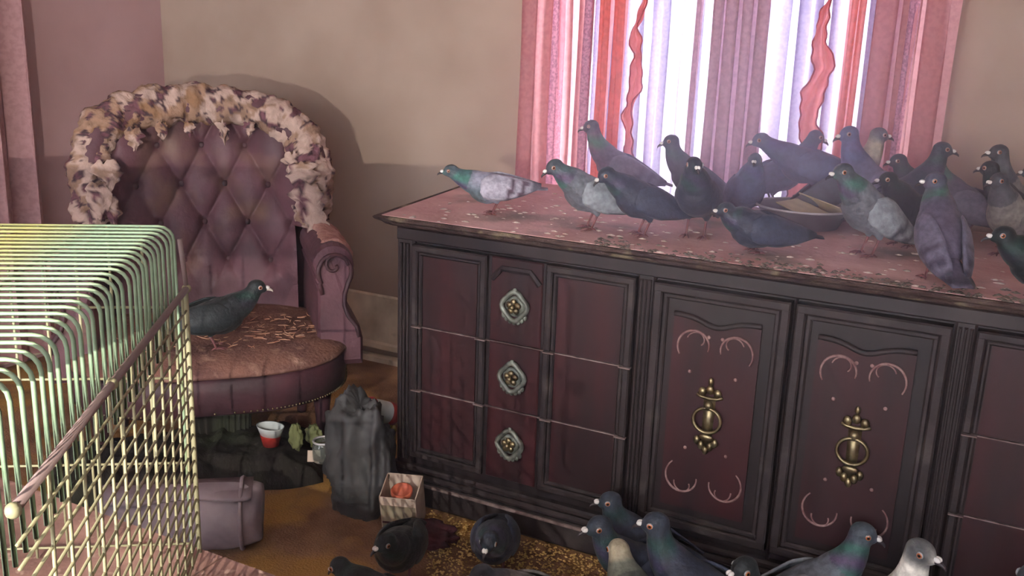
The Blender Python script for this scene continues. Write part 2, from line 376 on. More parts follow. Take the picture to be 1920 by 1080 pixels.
# plinth
pl = MB(); pl.box(DL - .02, DR_ + .02, FY - .03, BACKY - .05, 0, Z(-2.56), bev=.01); pl.box(DL - .012, DR_ + .012, FY - .022, BACKY - .05, Z(-2.56), Z(-2.52), bev=.008)
pl.box(DL - .006, DR_ + .006, FY - .014, BACKY - .05, Z(-2.52), Z(-2.48), bev=.006)
pl.build('plinth', 'mould', ds)
MB().box(DL - .02, DR_ + .02, FY - .035, FY - .028, Z(-2.575), Z(-2.56)).build('plinth_bead', 'dust', ds)

def frame_mould(mb, x0, x1, z0, z1, y, w_=.020, d=.014, sides='lrtb'):
    """stepped picture-frame moulding standing proud of plane y"""
    for o, wd, dd in ((0, w_, d), (w_, w_ * .6, d * .5)):
        if 'l' in sides: mb.box(x0 + o, x0 + o + wd, y - dd, y + .002, z0, z1, bev=.004)
        if 'r' in sides: mb.box(x1 - o - wd, x1 - o, y - dd, y + .002, z0, z1, bev=.004)
        if 't' in sides: mb.box(x0 + o, x1 - o, y - dd - .001, y + .002, z1 - o - wd, z1 - o, bev=.004)
        if 'b' in sides: mb.box(x0 + o, x1 - o, y - dd - .001, y + .002, z0 + o, z0 + o + wd, bev=.004)

def medallion(parent, x, z, y, lab=None):
    p = MB()
    m = Matrix.Translation((x, y, z)) @ Matrix.Rotation(PI / 2, 4, 'X')
    n = 28
    ring = [Vector((x + .037 * (1 + .10 * math.cos(4 * t)) * math.sin(t), y - .006, z + .039 * (1 + .10 * math.cos(4 * t)) * math.cos(t))) for t in [2 * PI * k / n for k in range(n)]]
    p.tube(ring, .0075, 8, closed=True)
    p.lathe([(.030, 0), (.030, .004), (.02, .006), (.004, .006)], 20, m)
    for k in range(7):                                                   # leaf frill at the foot
        t = PI + (k - 3) * .30
        p.ell((x + .043 * math.sin(t), y - .004, z + .046 * math.cos(t)), (.007, .005, .009), 8, 5)
    p.ell((x, y - .006, z + .044), (.009, .006, .01), 8, 5)
    h = p.build('pull', 'pewter', parent, True)
    k = MB()
    for t in range(5):
        a = 2 * PI * t / 5; k.ell((x + .014 * math.sin(a), y - .012, z + .014 * math.cos(a)), (.010, .006, .010), 8, 5)
    k.ell((x, y - .019, z), (.008, .008, .008), 8, 6)
    k.build('rosette', 'brass', h, True)

def drawer_stack(xl, xr):
    lev = (-1.148, -1.618, -2.0, -2.42)
    c0, c1 = xl + .475, xl + .825                                        # centre column, in a units
    for i in range(3):
        z1, z0 = Z(lev[i]) - (0 if i == 0 else .002), Z(lev[i + 1]) + .002
        d = MB().box(X(xl), X(xr), FY - .006, FY + .012, z0, z1).build('drawer', 'wood', ds)
        for a, b_ in ((xl, c0), (c1, xr)):
            MB().box(X(a) + .034, X(b_) - .034, FY - .0085, FY - .005, z0, z1).build('drawer_panel', 'panel', d)
            for sd in ('l', 'r', 't', 'b'):
                if (sd == 't' and i) or (sd == 'b' and i < 2): continue
                fm = MB(); frame_mould(fm, X(a), X(b_), z0, z1, FY - .006, sides=sd); fm.build('drawer_moulding', 'mould', d)
        MB().box(X(c0) + .012, X(c1) - .012, FY - .012, FY - .005, z0, z1, bev=.003).build('centre_panel', 'panel', d)
        xc = X((c0 + c1) / 2); hz = (-1.40, -1.80, -2.19)[i]
        medallion(d, xc, Z(hz), FY - .013)
        if i == 0:
            pts = [(xc - .075, FY - .015, Z(-1.268)), (xc - .055, FY - .015, Z(-1.225)), (xc - .045, FY - .015, Z(-1.205)), (xc + .045, FY - .015, Z(-1.205)), (xc + .055, FY - .015, Z(-1.225)), (xc + .075, FY - .015, Z(-1.268))]
            MB().tube(pts, .009, 6).build('arch_moulding', 'mould', d)
        if i:
            MB().box(X(xl) + .001, X(xr) - .001, FY - .009, FY + .002, z1 - .0015, z1 + .0012).build('dusty_lip', 'dust', d)
            for a in (xl, c0 - .06, c1, xr - .06): MB().box(X(a), X(a) + .034, FY - .0205, FY - .006, z1 - .0015, z1 + .0012).build('dusty_lip', 'dust', d)
drawer_stack(-2.86, -1.547); drawer_stack(-.010, 1.298)

def scroll(cx, cz, r, a0, a1, tight, y, sgn=1, n=22):
    pts = []
    for i in range(n):
        t = i / (n - 1); a = lerp(a0, a1, t); rr = r * (1 - tight * t)
        pts.append((cx + sgn * rr * math.cos(a), y, cz + rr * math.sin(a)))
    return pts
def door(xl, xr):
    x0, x1, z0, z1 = X(xl), X(xr), Z(-2.42), Z(-1.15)
    d = MB().box(x0, x1, FY - .006, FY + .012, z0, z1).build('door', 'wood', ds)
    for sd in 'lrtb':
        fm = MB(); frame_mould(fm, x0, x1, z0, z1, FY - .006, .024, .018, sd); fm.build('door_moulding', 'mould', d)
    xc = (x0 + x1) / 2 - .004; w2 = (x1 - x0) / 2 - .062
    pn = []
    for i in range(21):                                                  # shaped top
        t = -1 + i / 10; pn.append((xc + w2 * t, z1 - .075 - .022 * math.exp(-(t / .42) ** 2)))
    poly = [(xc - w2, z0 + .06)] + [(xc + w2, z0 + .06)] + pn[::-1]
    MB().prism(poly, FY - .013, FY - .004).build('door_panel', 'panel', d)
    MB().tube([(p[0], FY - .015, p[1]) for p in pn], .007, 6).build('panel_crest', 'mould', d, True)
    for sg in (1, -1):
        s1 = MB(); s1.tube(scroll(xc + sg * .052, z1 - .155, .048, -.6, 3.4, .25, FY - .0135, sg), [.0022 + .0016 * math.sin(PI * i / 21) for i in range(22)], 5)
        s1.tube(scroll(xc + sg * .046, z1 - .14, .028, 0.2, 3.9, .5, FY - .0135, sg), .002, 5)
        s1.ell((xc + sg * .018, FY - .0135, z1 - .125), (.005, .002, .005), 8, 5); s1.ell((xc + sg * .06, FY - .0135, z1 - .225), (.005, .002, .005), 8, 5)
        s1.build('gilt_scroll', 'gilt', d, True)
        s2 = MB(); s2.tube(scroll(xc + sg * .055, z0 + .15, .05, .9, -3.2, .25, FY - .0135, sg), [.002 + .0014 * math.sin(PI * i / 21) for i in range(22)], 5)
        s2.tube(scroll(xc + sg * .05, z0 + .13, .028, .2, -3.4, .5, FY - .0135, sg), .002, 5)
        s2.ell((xc + sg * .055, FY - .0135, z0 + .235), (.005, .002, .005), 8, 5); s2.build('gilt_scroll', 'gilt', d, True)
    # brass knocker pull: crown, neck, ring, leaf
    zc = Z(-1.80); y = FY - .02
    h = MB(); h.prism([(xc - .012, zc - .085), (xc + .012, zc - .085), (xc + .016, zc + .06), (xc - .016, zc + .06)], FY - .017, FY - .012)
    for k in (-1, 0, 1): h.ell((xc + k * .020, y, zc + .082 - abs(k) * .008), (.011, .007, .013), 8, 6)
    h.ell((xc, y, zc + .104), (.007, .006, .012), 8, 6)
    h.tube([(xc - .034, y, zc + .066), (xc - .02, y, zc + .06), (xc, y, zc + .058), (xc + .02, y, zc + .06), (xc + .034, y, zc + .066)], .005, 6)
    h.ell((xc, y - .004, zc + .04), (.013, .011, .014), 10, 7)
    for k in (-2, -1, 0, 1, 2): h.ell((xc + k * .012, y, zc - .062 - .012 * (2 - abs(k))), (.009, .007, .013), 8, 6)
    h.ell((xc, y, zc - .05), (.02, .006, .01), 10, 6)
    hh = h.build('door_pull', 'brass', d, True)
    MB().tube([(xc + .036 * math.sin(t), y - .008, zc + .034 * math.cos(t)) for t in [2 * PI * k / 24 for k in range(24)]], .0048, 6, closed=True).build('pull_ring', 'brass', hh, True)
door(-1.447, -.787); door(-.762, -.106)

# ---------------------------------------------------------------- litter on the dresser top
def splats(n, region, z, rmin, rmax, seed, flat=.35):
    rnd = random.Random(seed); mb = MB()
    for _ in range(n):
        x, y = region(rnd); r = rnd.uniform(rmin, rmax); a = rnd.uniform(0, 6.28); k = 7
        ring = [(x + r * (1 + .3 * rnd.uniform(-1, 1)) * math.cos(a + 2 * PI * j / k), y + r * rnd.uniform(.5, 1) * math.sin(a + 2 * PI * j / k), z) for j in range(k)]
        mb.add(ring + [(x, y, z + r * flat)], [(j, (j + 1) % k, k) for j in range(k)] + [tuple(range(k - 1, -1, -1))])
    return mb
r_ = lambda rn: (lerp(DL, DR_, rn.random()), lerp(FY - .02, BACKY - .05, rn.random() ** 1.2))
tag(splats(420, r_, TOPZ, .003, .013, 3).build('droppings', 'dropping', None, True), 'dried pale droppings dotted over the dresser top', 'droppings', kind='stuff')
def edge_region(rn):
    x = lerp(-.95, .7, rn.random()); return (x, FY - .035 + abs(rn.gauss(0, .05)))
tag(splats(560, edge_region, TOPZ, .002, .010, 4, .5).build('edge_debris', 'debris', None, True), 'crust of seed and feather debris along the dresser front edge', 'debris', kind='stuff')

# ---------------------------------------------------------------- pigeons
def ns3(a, b_, x): 
    t = np.clip((x - a) / (b_ - a), 0, 1); return t * t * (3 - 2 * t)
PEND = []
NUDGE = {                                                               # small steps on the spot that keep neighbours apart
    'blue pigeon facing right, mostly hidden at the coral ruffle': (0.0, 0.0),
    'lavender pigeon standing tall with head turned left behind the pan': (0.052, -0.054),
    'dark pigeon with pale yellowish neck facing right by the right drape': (-0.022, -0.042),
    'dark grey pigeon with lowered head behind the dark greenish pigeon': (-0.037, 0.032),
    'mauve grey pigeon with arched back just left of the slender right facing pigeon': (-0.001, -0.037),
    'slender dark pigeon facing right before the bare wall': (-0.036, -0.066),
    'dark headed pigeon with white cere and grizzled grey breast at the back right': (-0.008, 0.016),
    'black pigeon with drooped dark wing left of the grizzled pigeon': (0.019, -0.073),
    'dark pigeon at the right edge behind the dark breasted pigeon': (0.064, -0.03),
    'grey headed pigeon on the floor closest to the dresser doors': (-0.014, 0.018),
    'small headed dark pigeon on the grain just below the grey headed pigeon': (-0.005, -0.003),
    'large pigeon with green sheen neck and navy back facing left on the floor': (0.007, 0.002),
    'pigeon with cream head and pale grey wings in front of the green necked pigeon': (0.013, -0.052),
    'pigeon at the bottom edge with white cere right of the green necked pigeon': (-0.014, 0.012),
    'dark blue pigeon with white cere low beside the grey winged pigeon': (0.01, -0.044),
    'grey winged pigeon on the floor facing right with dark upright head': (-0.022, 0.026),
    'white necked pigeon with grey cap standing on the floor': (0.024, 0.006),
    'pigeon at the bottom edge right of the white necked pigeon': (-0.032, -0.053),
    'rightmost pigeon on the floor at the bottom edge': (0.034, -0.043),
}
SEC = np.array([(-.108, .008, .006, .014), (-.09, .025, .017, .011), (-.06, .045, .037, .006), (-.02, .057, .052, 0), (.02, .061, .060, -.002), (.05, .057, .057, 0), (.075, .046, .048, .004), (.092, .026, .028, .008), (.099, .008, .008, .01)])
PAL = {  # body, neck-a, neck-b, head, wing, bar, tip, breast
    'blue': ('70767f', '3f6a60', '5b4a68', '4b545c', '8e959c', '34353c', '3d4047', '5d6068'),
    'pale': ('8d8fa0', '3b7468', '5d5272', '4d5a60', 'a9a6b4', '5a4654', '5b5a66', '5a6a70'),
    'dark': ('343a4a', '2f4a49', '413c55', '333a46', '3a4154', '262a34', '272b34', '323848'),
    'navy': ('4c5674', '3d5468', '50507a', '4a5468', '525c7c', '343a50', '3a4056', '4a5474'),
    'black': ('23282b', '223a34', '2c2a34', '22282a', '242a2c', '1c2022', '1b1e20', '23292b'),
    'mauve': ('5a5264', '3f6658', '6a5068', '4f5060', '6a6476', '3a3444', '3a3644', '66566a'),
    'lav': ('6c6c8c', '55608a', '66608c', '525c80', '8480a0', '4a4a66', '4c4c68', '646890'),
    'whiteneck': ('4a4e58', 'b5ad98', 'c4bca8', '565c66', '484e5c', '33363e', '33363e', 'a8a494'),
    'white': ('8f9088', 'ece7da', 'f2eee2', '5c5e60', '70757a', '4a4c50', '44474c', 'c8c4b6'),
    'grizzle': ('8b8782', '4a4c50', '5a5a60', '3a3c42', '7d7a78', '44444a', '3c3c42', '8f8a84'),
    'palehead': ('4d544e', '6c6f62', '767a6e', 'b5aa90', '8d918f', '4a4e4c', '4a4e4c', '5c6258'),
}
def pigeon(label, px, py, az, pal='blue', p=12, neck=(.045, .075), hy=0., hp=-8., hb=None, sc=1., z=None, pos=None, bars=True, group='pigeons on the dresser', beak='dark', world=None):
    z = TOPZ if z is None else z
    P0 = Vector(pos) if pos is not None else at_z(px, py, z)
    P0 = P0 + Vector((*NUDGE.get(label, (0, 0)), 0))
    gdir = Vector((P0.x, P0.y, 0)).normalized(); rr = Vector((gdir.y, -gdir.x, 0))
    head = math.atan2(rr.y, rr.x) + math.radians(az)
    root = thing('pigeon', label, 'pigeon', P0, head, group); sc *= .88 if group == 'pigeons on the dresser' else 1.; root.scale = (sc, sc, sc)
    pr = math.radians(p); a = Vector((math.cos(pr), 0, math.sin(pr))); n = Vector((-math.sin(pr), 0, math.cos(pr)))
    if hb is None: hb = .096 + .036 * math.sin(pr)
    B = Vector((-.004, 0, hb)); c = {k: lin(v)[:3] for k, v in zip(('body', 'na', 'nb', 'head', 'wing', 'bar', 'tip', 'breast'), PAL[pal])}
    mb = MB(); K = 16
    mb.loft([[B + a * t + n * (o + h * math.cos(2 * PI * j / K)) + Vector((0, w_ * math.sin(2 * PI * j / K), 0)) for j in range(K)] for t, w_, h, o in SEC])
    S0 = B + a * .056 + n * .012; Hd = S0 + Vector((.045 * math.cos(pr) + neck[0], 0, neck[1]))
    ctrl = S0 + a * .05 + Vector((.010, 0, .25 * neck[1]))
    npts = [S0 * (1 - t) ** 2 + ctrl * 2 * t * (1 - t) + Hd * t * t for t in [i / 8 for i in range(9)]]
    nr = [.047, .0465, .044, .040, .0355, .0315, .028, .0255, .0232]
    mb.tube(npts, nr, 14)
    hya, hpa = math.radians(hy), math.radians(hp)
    R = Matrix.Rotation(hya, 3, 'Z') @ Matrix.Rotation(-hpa, 3, 'Y') @ Matrix.Diagonal((1.15, 1.17, 1.15))
    H2 = Hd + R @ Vector((.005, 0, .004))
    mb.ell(H2, (.0255, .0195, .0215), 14, 10, None, R)
    mb.ell(H2 + R @ Vector((.017, 0, -.004)), (.013, .0115, .0115), 12, 8, None, R)
    legs = hb > .085
    feet = []
    for s in (-1, 1):
        kx = -.022
        if legs:
            top = Vector((B.x - .008, s * .026, hb - .028)); mid = Vector((kx, s * .026, max(.045, hb * .42)))
            mb.tube([top, lerp(top, mid, .5), mid], [.024, .017, .006], 8)
        feet.append((s, Vector((kx, s * .026, max(.045, hb * .42) + .008))))
    o = mb.build('body', 'feather', root)
    md = o.modifiers.new('r', 'REMESH'); md.mode = 'VOXEL'; md.voxel_size = .0042; md.use_smooth_shade = True
    m2 = o.modifiers.new('s', 'SMOOTH'); m2.iterations = 4; m2.factor = .5
    PEND.append((o, np.array(B), np.array(a), np.array(n), np.array([tuple(q) for q in npts]), np.array(H2), c))
    # wings
    for s in (-1, 1):
        us = np.linspace(0, 1, 19); vsn = 11
        def wp(u, v, off):
            t = .058 - .232 * u
            ww = interp([0, .12, .3, .5, .7, .85, 1], [.048, .060, .066, .063, .052, .038, .020], u) + off
            hh = interp([0, .12, .3, .5, .7, .85, 1], [.048, .060, .063, .053, .039, .028, .018], u) + off
            th0 = interp([0, .15, .5, .8, 1], [70, 36, 20, 18, 34], u); th1 = interp([0, .12, .45, .75, 1], [90, 124, 128, 118, 84], u)
            th = math.radians(lerp(th0, th1, v)); no = interp([0, .5, 1], [0, .002, .016], u)
            return B + a * t + n * (no + hh * math.cos(th)) + Vector((0, s * ww * math.sin(th), 0))
        mw = MB(); cc = []
        for off in (.0035, -.003):
            for u in us:
                for j in range(vsn):
                    v = j / (vsn - 1); ub = u + .10 * (v - .5)
                    col = c['wing']
                    if bars and (.50 < ub < .58 or .69 < ub < .77) and v > .12: col = c['bar']
                    if u > .88 or (v > .9 and u > .5): col = c['tip']
                    f = 1 + .10 * nz((u * 9 + s * 3 + P0.x * 7, v * 7, 1.)); cc.append(tuple(x * f for x in col))
        vv = [wp(u, j / (vsn - 1), off) for off in (.0035, -.003) for u in us for j in range(vsn)]
        ff = []; nn = len(us) * vsn
        for i in range(len(us) - 1):
            for j in range(vsn - 1):
                q = (i * vsn + j, i * vsn + j + 1, (i + 1) * vsn + j + 1, (i + 1) * vsn + j); ff.append(q); ff.append(tuple(x + nn for x in q[::-1]))
        rim = [i * vsn for i in range(len(us))] + [(len(us) - 1) * vsn + j for j in range(1, vsn)] + [i * vsn + vsn - 1 for i in range(len(us) - 2, -1, -1)] + list(range(vsn - 2, 0, -1))
        for i in range(len(rim)):
            q0, q1 = rim[i], rim[(i + 1) % len(rim)]; ff.append((q0, q1, q1 + nn, q0 + nn))
        mw.add(vv, ff, cc); mw.build('wing', 'feather', root, True)
    # tail
    tp_ = math.radians(p * .72 - 2); ta = Vector((math.cos(tp_), 0, math.sin(tp_))); tn = Vector((-math.sin(tp_), 0, math.cos(tp_)))
    T0 = B + a * -.078 + n * .010; rings = []; cc = []
    for i in range(9):
        u = i / 8; wd = .022 + .016 * u - (.012 * max(0, u - .85) / .15); th = .006 * (1 - u) + .002
        q = T0 - ta * (.122 * u)
        rings.append([q + Vector((0, wd * k, 0)) + tn * (e * th + .004 * (1 - k * k)) for k, e in ((-1, 0), (-.5, 1), (0, 1.2), (.5, 1), (1, 0), (.5, -1), (0, -1), (-.5, -1))])
        col = c['tip'] if .74 < u < .93 else c['body']; cc += [col] * 8
    MB().loft(rings, c=cc).build('tail', 'feather', root, True)
    # beak, cere, eyes
    bk = MB(); b0 = H2 + R @ Vector((.026, 0, -.004))
    bk.tube([b0 + R @ Vector(q) for q in ((-.004, 0, 0), (.005, 0, -.0005), (.012, 0, -.002), (.017, 0, -.0045), (.0195, 0, -.0085))], [.0062, .0052, .004, .0028, .0008], 8)
    bk.build('beak', 'beak_pale' if beak == 'pale' else 'beak', root, True)
    ce = MB()
    for s in (-1, 1): ce.ell(b0 + R @ Vector((.003, s * .0028, .0042)), (.0068, .0044, .0046), 8, 6, None, R)
    ce.build('cere', 'cere', root, True)
    for s in (-1, 1):
        e = MB(); cc = []; og = lin('b5602c')[:3]; bl = (.01, .01, .01); rg = lin('8d8f90')[:3]
        E0 = H2 + R @ Vector((.0075, s * .0172, .0025))
        for i in range(6):
            r = .0062 * math.cos(i / 5 * PI / 2) + .0002; cc += [(rg if r > .0052 else og if r > .0028 else bl)] * 10
        e.loft([[E0 + R @ Vector(((.0062 * math.cos(i / 5 * PI / 2) + .0002) * math.cos(2 * PI * j / 10), s * .0035 * math.sin(i / 5 * PI / 2), (.0062 * math.cos(i / 5 * PI / 2) + .0002) * math.sin(2 * PI * j / 10))) for j in range(10)] for i in range(6)], c=cc)
        e.build('eye', 'eye', root, True)
    for s, k0 in feet:
        lg = MB(); an = Vector((k0.x + .020, k0.y, .006))
        if legs: lg.tube([k0, lerp(k0, an, .5), an], [.0042, .0034, .0036], 7)
        for t, ln in ((-28, .03), (0, .036), (28, .03), (180 - s * 14, .016)):
            dv = Vector((math.cos(math.radians(t)), math.sin(math.radians(t)), 0))
            lg.tube([an, an + dv * ln * .5 + Vector((0, 0, .0015)), an + dv * ln - Vector((0, 0, .0035))], [.0036, .003, .0012], 6)
        lg.build('leg', 'foot', root, True)
    return root

def finish_pigeons():
    dg = bpy.context.evaluated_depsgraph_get()
    for o, B, a, n, npts, H, c in PEND:
        me = bpy.data.meshes.new_from_object(o.evaluated_get(dg)); o.modifiers.clear(); old = o.data; o.data = me
        if not me.materials: me.materials.append(M['feather'])
        k = len(me.vertices); co = np.empty(k * 3, dtype=np.float32); me.vertices.foreach_get('co', co); co = co.reshape(-1, 3)
        dn = np.stack([np.linalg.norm(co - q, axis=1) for q in npts], 1)
        tt = np.argmin(dn, 1) / 8.0; t = (co - B) @ a; h = (co - B) @ n
        body = np.array(c['body']) * np.ones((k, 1)); br = np.array(c['breast'])
        f = (ns3(.0, .05, t) * ns3(.02, -.03, h))[:, None] if False else ((ns3(.0, .05, t)) * (1 - ns3(-.02, .03, h)))[:, None]
        col = body * (1 - f) + br * f
        ng = np.sin(co[:, 2] * 90 + co[:, 1] * 60) * .5 + .5
        nc = np.array(c['na']) * ng[:, None] + np.array(c['nb']) * (1 - ng[:, None])
        f = (ns3(.20, .40, tt) * (dn.min(1) < .06))[:, None]; col = col * (1 - f) + nc * f
        f = (1 - ns3(.022, .040, np.linalg.norm(co - H, axis=1)))[:, None]; col = col * (1 - f) + np.array(c['head']) * f
        col4 = np.ones((k, 4), dtype=np.float32); col4[:, :3] = col
        at = me.color_attributes.new('Col', 'FLOAT_COLOR', 'POINT'); at.data.foreach_set('color', col4.ravel())

# on the dresser, left to right
PAN = at_z(1502, 424, TOPZ)
pigeon('pale grey pigeon with barred wings, leftmost on the dresser, leaning forward', 922, 402, 178, 'pale', 4, (.052, .038), hp=-4, sc=.92)
pigeon('grey pigeon with pale wings looking down to the left, second along the dresser front', 1103, 430, 196, 'blue', 24, (.030, .055), hp=-26, bars=False)
pigeon('dark pigeon with dark bent head and open stance, third along the dresser front', 1200, 442, 200, 'dark', 22, (.030, .050), hp=-30, bars=False)
pigeon('tall upright grey pigeon before the left pink drape, head above all others', 1158, 372, 180, 'mauve', 24, (.022, .112), hp=-12, sc=1.04)
pigeon('slim dark pigeon with long neck facing left before the white sheer', 1298, 398, 184, 'dark', 30, (.010, .095), hp=-14)
pigeon('dark plump pigeon facing the camera between slim pigeon and blue pigeon', 1302, 446, 258, 'dark', 32, (.02, .064), hy=30, hp=-5, sc=1.08)
pigeon('rounded blue pigeon seen breast on before the mauve drape', 1392, 420, 285, 'navy', 36, (.012, .070), hy=-20, hp=-4, sc=.98, bars=False)
pigeon('black blue pigeon crouching low in front of the metal pan', 1418, 474, 200, 'dark', 12, (.010, .034), hb=.072, hp=-6, bars=False, sc=.95)
pigeon('blue pigeon perched on the back rim of the metal pan, stretching left', 0, 0, 190, 'navy', 12, (.058, .052), hp=-14, sc=1.08, bars=False, pos=PAN + Vector((PAN.x, PAN.y, 0)).normalized() * .15 + Vector((0, 0, .063)))
pigeon('blue pigeon facing right, mostly hidden at the coral ruffle', 1452, 390, 18, 'navy', 26, (.03, .10), hp=-18, sc=1.08, bars=False)
pigeon('lavender pigeon standing tall with head turned left behind the pan', 1598, 412, 205, 'lav', 34, (.012, .112), hp=-14, sc=1.14, bars=False)
pigeon('grey pigeon with pale green wing shield and dark wing bar right of the pan', 1622, 480, 214, 'blue', 36, (.022, .070), hy=-2, hp=-10, sc=1.07)
pigeon('dark pigeon with pale yellowish neck facing right by the right drape', 1590, 412, 25, 'whiteneck', 30, (.012, .115), hp=-4, sc=1.12)
pigeon('dark greenish pigeon with pale cere wedged behind the pale winged pigeon', 1690, 462, 232, 'black', 32, (.015, .055), hy=-35, hp=-8, bars=False)
pigeon('dark grey pigeon with lowered head behind the dark greenish pigeon', 1752, 438, 200, 'dark', 26, (.022, .082), hp=-10, bars=False)
pigeon('mauve grey pigeon with arched back just left of the slender right facing pigeon', 1806, 444, 168, 'mauve', 24, (.024, .088), hp=-26, bars=False)
pigeon('slender dark pigeon facing right before the bare wall', 1712, 436, 15, 'dark', 32, (.014, .112), hp=-6, sc=1.06)
pigeon('large mauve pigeon in front row seen from behind, neck with green sheen turned left', 1752, 524, 112, 'mauve', 40, (.004, .080), hy=85, hp=-6, sc=1.03)
pigeon('dark headed pigeon with white cere and grizzled grey breast at the back right', 1890, 452, 238, 'grizzle', 32, (.018, .115), hy=-30, hp=-4, sc=1.06)
pigeon('black pigeon with drooped dark wing left of the grizzled pigeon', 1880, 456, 160, 'black', 30, (.015, .085), hp=-8, bars=False)
pigeon('dark breasted pigeon with pale cere in the middle row at right', 1884, 482, 240, 'grizzle', 34, (.012, .075), hy=-20, hp=-8)
pigeon('black pigeon with white cere sitting near the dresser front at far right', 1952, 562, 205, 'black', 14, (.018, .045), hb=.085, hy=-5, hp=-6, bars=False)
pigeon('dark pigeon at the right edge behind the dark breasted pigeon', 1935, 452, 190, 'dark', 26, (.02, .08), hp=-8, bars=False)
# on the armchair (placed after the chair is known)
# on the floor
fl = 'pigeons on the floor'
pigeon('dark pigeon on the floor before the open carton', 748, 1092, 256, 'black', 14, (.02, .052), z=0, hy=-40, hp=-12, group=fl, bars=False)
pigeon('round dark pigeon on the grain with a white cere, bending down', 925, 1078, 264, 'dark', 16, (.022, .035), z=0, hy=-12, hp=-22, group=fl, bars=False)
pigeon('pigeon at the bottom edge below the round dark pigeon', 985, 1195, 205, 'grizzle', 22, (.03, .055), z=0, hp=-10, group=fl)
pigeon('dark pigeon at the bottom edge left of the carton pigeon', 715, 1195, 140, 'black', 6, (.03, .03), z=0, hp=-30, group=fl, bars=False)
pigeon('grey headed pigeon on the floor closest to the dresser doors', 1214, 1108, 188, 'dark', 24, (.010, .082), z=0, hp=-6, sc=1.08, group=fl, bars=False)
pigeon('small headed dark pigeon on the grain just below the grey headed pigeon', 1206, 1150, 206, 'dark', 20, (.022, .09), z=0, hp=-8, sc=1.14, group=fl)
pigeon('large pigeon with green sheen neck and navy back facing left on the floor', 1305, 1200, 174, 'dark', 20, (.014, .102), z=0, hp=-10, sc=1.2, group=fl, bars=False)
pigeon('pigeon with cream head and pale grey wings in front of the green necked pigeon', 1202, 1220, 122, 'palehead', 18, (.018, .062), z=0, hp=-16, sc=1.15, group=fl)
pigeon('pigeon at the bottom edge with white cere right of the green necked pigeon', 1462, 1262, 222, 'black', 28, (.02, .10), z=0, sc=1.15, group=fl)
pigeon('dark blue pigeon with white cere low beside the grey winged pigeon', 1566, 1290, 215, 'navy', 28, (.02, .10), z=0, sc=1.15, group=fl)
pigeon('grey winged pigeon on the floor facing right with dark upright head', 1518, 1204, 4, 'blue', 30, (.012, .115), z=0, hp=-14, sc=1.12, group=fl)
pigeon('white necked pigeon with grey cap standing on the floor', 1610, 1248, 310, 'white', 38, (.012, .145), z=0, sc=1.18, hy=25, hp=-4, group=fl)
pigeon('pigeon at the bottom edge right of the white necked pigeon', 1838, 1300, 236, 'dark', 30, (.02, .105), z=0, sc=1.2, group=fl, beak='pale')
pigeon('rightmost pigeon on the floor at the bottom edge', 1922, 1312, 240, 'grizzle', 34, (.02, .135), z=0, sc=1.28, group=fl)

# ---------------------------------------------------------------- metal pan on the dresser
bp = PAN
pan = thing('metal_pan', 'round dull metal pan holding a piece of card among the pigeons', 'pan', bp)
MB().lathe([(.085, 0), (.105, .004), (.128, .05), (.138, .058), (.138, .062), (.130, .060), (.100, .010), (.002, .008)], 36).build('bowl', 'pan_body', pan, True)
MB().tube([(.138 * math.cos(2 * PI * k / 36), .138 * math.sin(2 * PI * k / 36), .062) for k in range(36)], .0035, 6, closed=True).build('rim', 'metal', pan, True)
cd = thing('card_piece', 'folded yellowed card lying in the metal pan', 'card', bp + Vector((.03, .0, .012)), -.35)
mm = Matrix.Translation((.0, .0, .035)) @ Matrix.Rotation(.28, 4, 'Y')
MB().box(-.085, .07, -.075, .05, -.0015, .0015, mm).build('flap', 'cardboard', cd)
mm = Matrix.Translation((-.012, .058, .052)) @ Matrix.Rotation(-.75, 4, 'X') @ Matrix.Rotation(.2, 4, 'Y')
MB().box(-.075, .08, -.02, .03, -.0015, .0015, mm).build('folded_flap', 'cardboard', cd)

# ---------------------------------------------------------------- armchair
U = Vector((-.7069, .7073, 0)); Rr = Vector((.7073, .7069, 0))
CH = U * 3.30
ch = thing('armchair', 'torn maroon button back armchair in the corner with stuffing hanging out', 'armchair', CH, math.atan2(Rr.y, Rr.x))
BX, BZ, DXB, DZB = .073, .868, .076, .138
def back_y(x, z): return .30 + .14 * (z - .45) - .10 * (abs(x) / .30) ** 2.2
def tuft(x, z):
    p_ = ((x - BX) / DXB + (z - BZ) / DZB) / 2; q_ = ((x - BX) / DXB - (z - BZ) / DZB) / 2
    h = .034 * (abs(math.sin(PI * p_)) * abs(math.sin(PI * q_))) ** .42
    dp, dq = p_ - round(p_), q_ - round(q_)
    d2 = ((dp + dq) * DXB) ** 2 + ((dp - dq) * DZB) ** 2
    h -= .022 * math.exp(-d2 / .00035)
    if z < .60: h = lerp(.028, h, max(0, min(1, (z - .52) / .08)))
    return h
def backf(u, v):
    x = lerp(-.31, .31, u); z = lerp(.42, 1.13, v)
    return (x, back_y(x, z) - tuft(x, z) + .004 * nz((x, 0, z), 18), z)
bk = MB().grid(backf, 110, 120).build('tufted_back', 'leather', ch, True)
for i in range(-6, 5):
    for j in range(-3, 3):
        if (i + j) % 2: continue
        x, z = BX + i * DXB, BZ + j * DZB
        if abs(x) > .28 or z < .58 or z > 1.07: continue
        MB().ell((x, back_y(x, z) + .014, z), (.012, .008, .012), 10, 6).build('button', 'leather_dark', bk, True)
# outer shell behind the tufts
def shellf(u, v):
    x = lerp(-.38, .38, u); z = lerp(.06, 1.15 - .18 * abs(2 * u - 1) ** 3, v); return (x, .40 + .13 * (z - .45) - .12 * abs(x / .38) ** 3, z)
MB().grid(shellf, 20, 12).build('outer_back', 'leather_dark', ch, True)
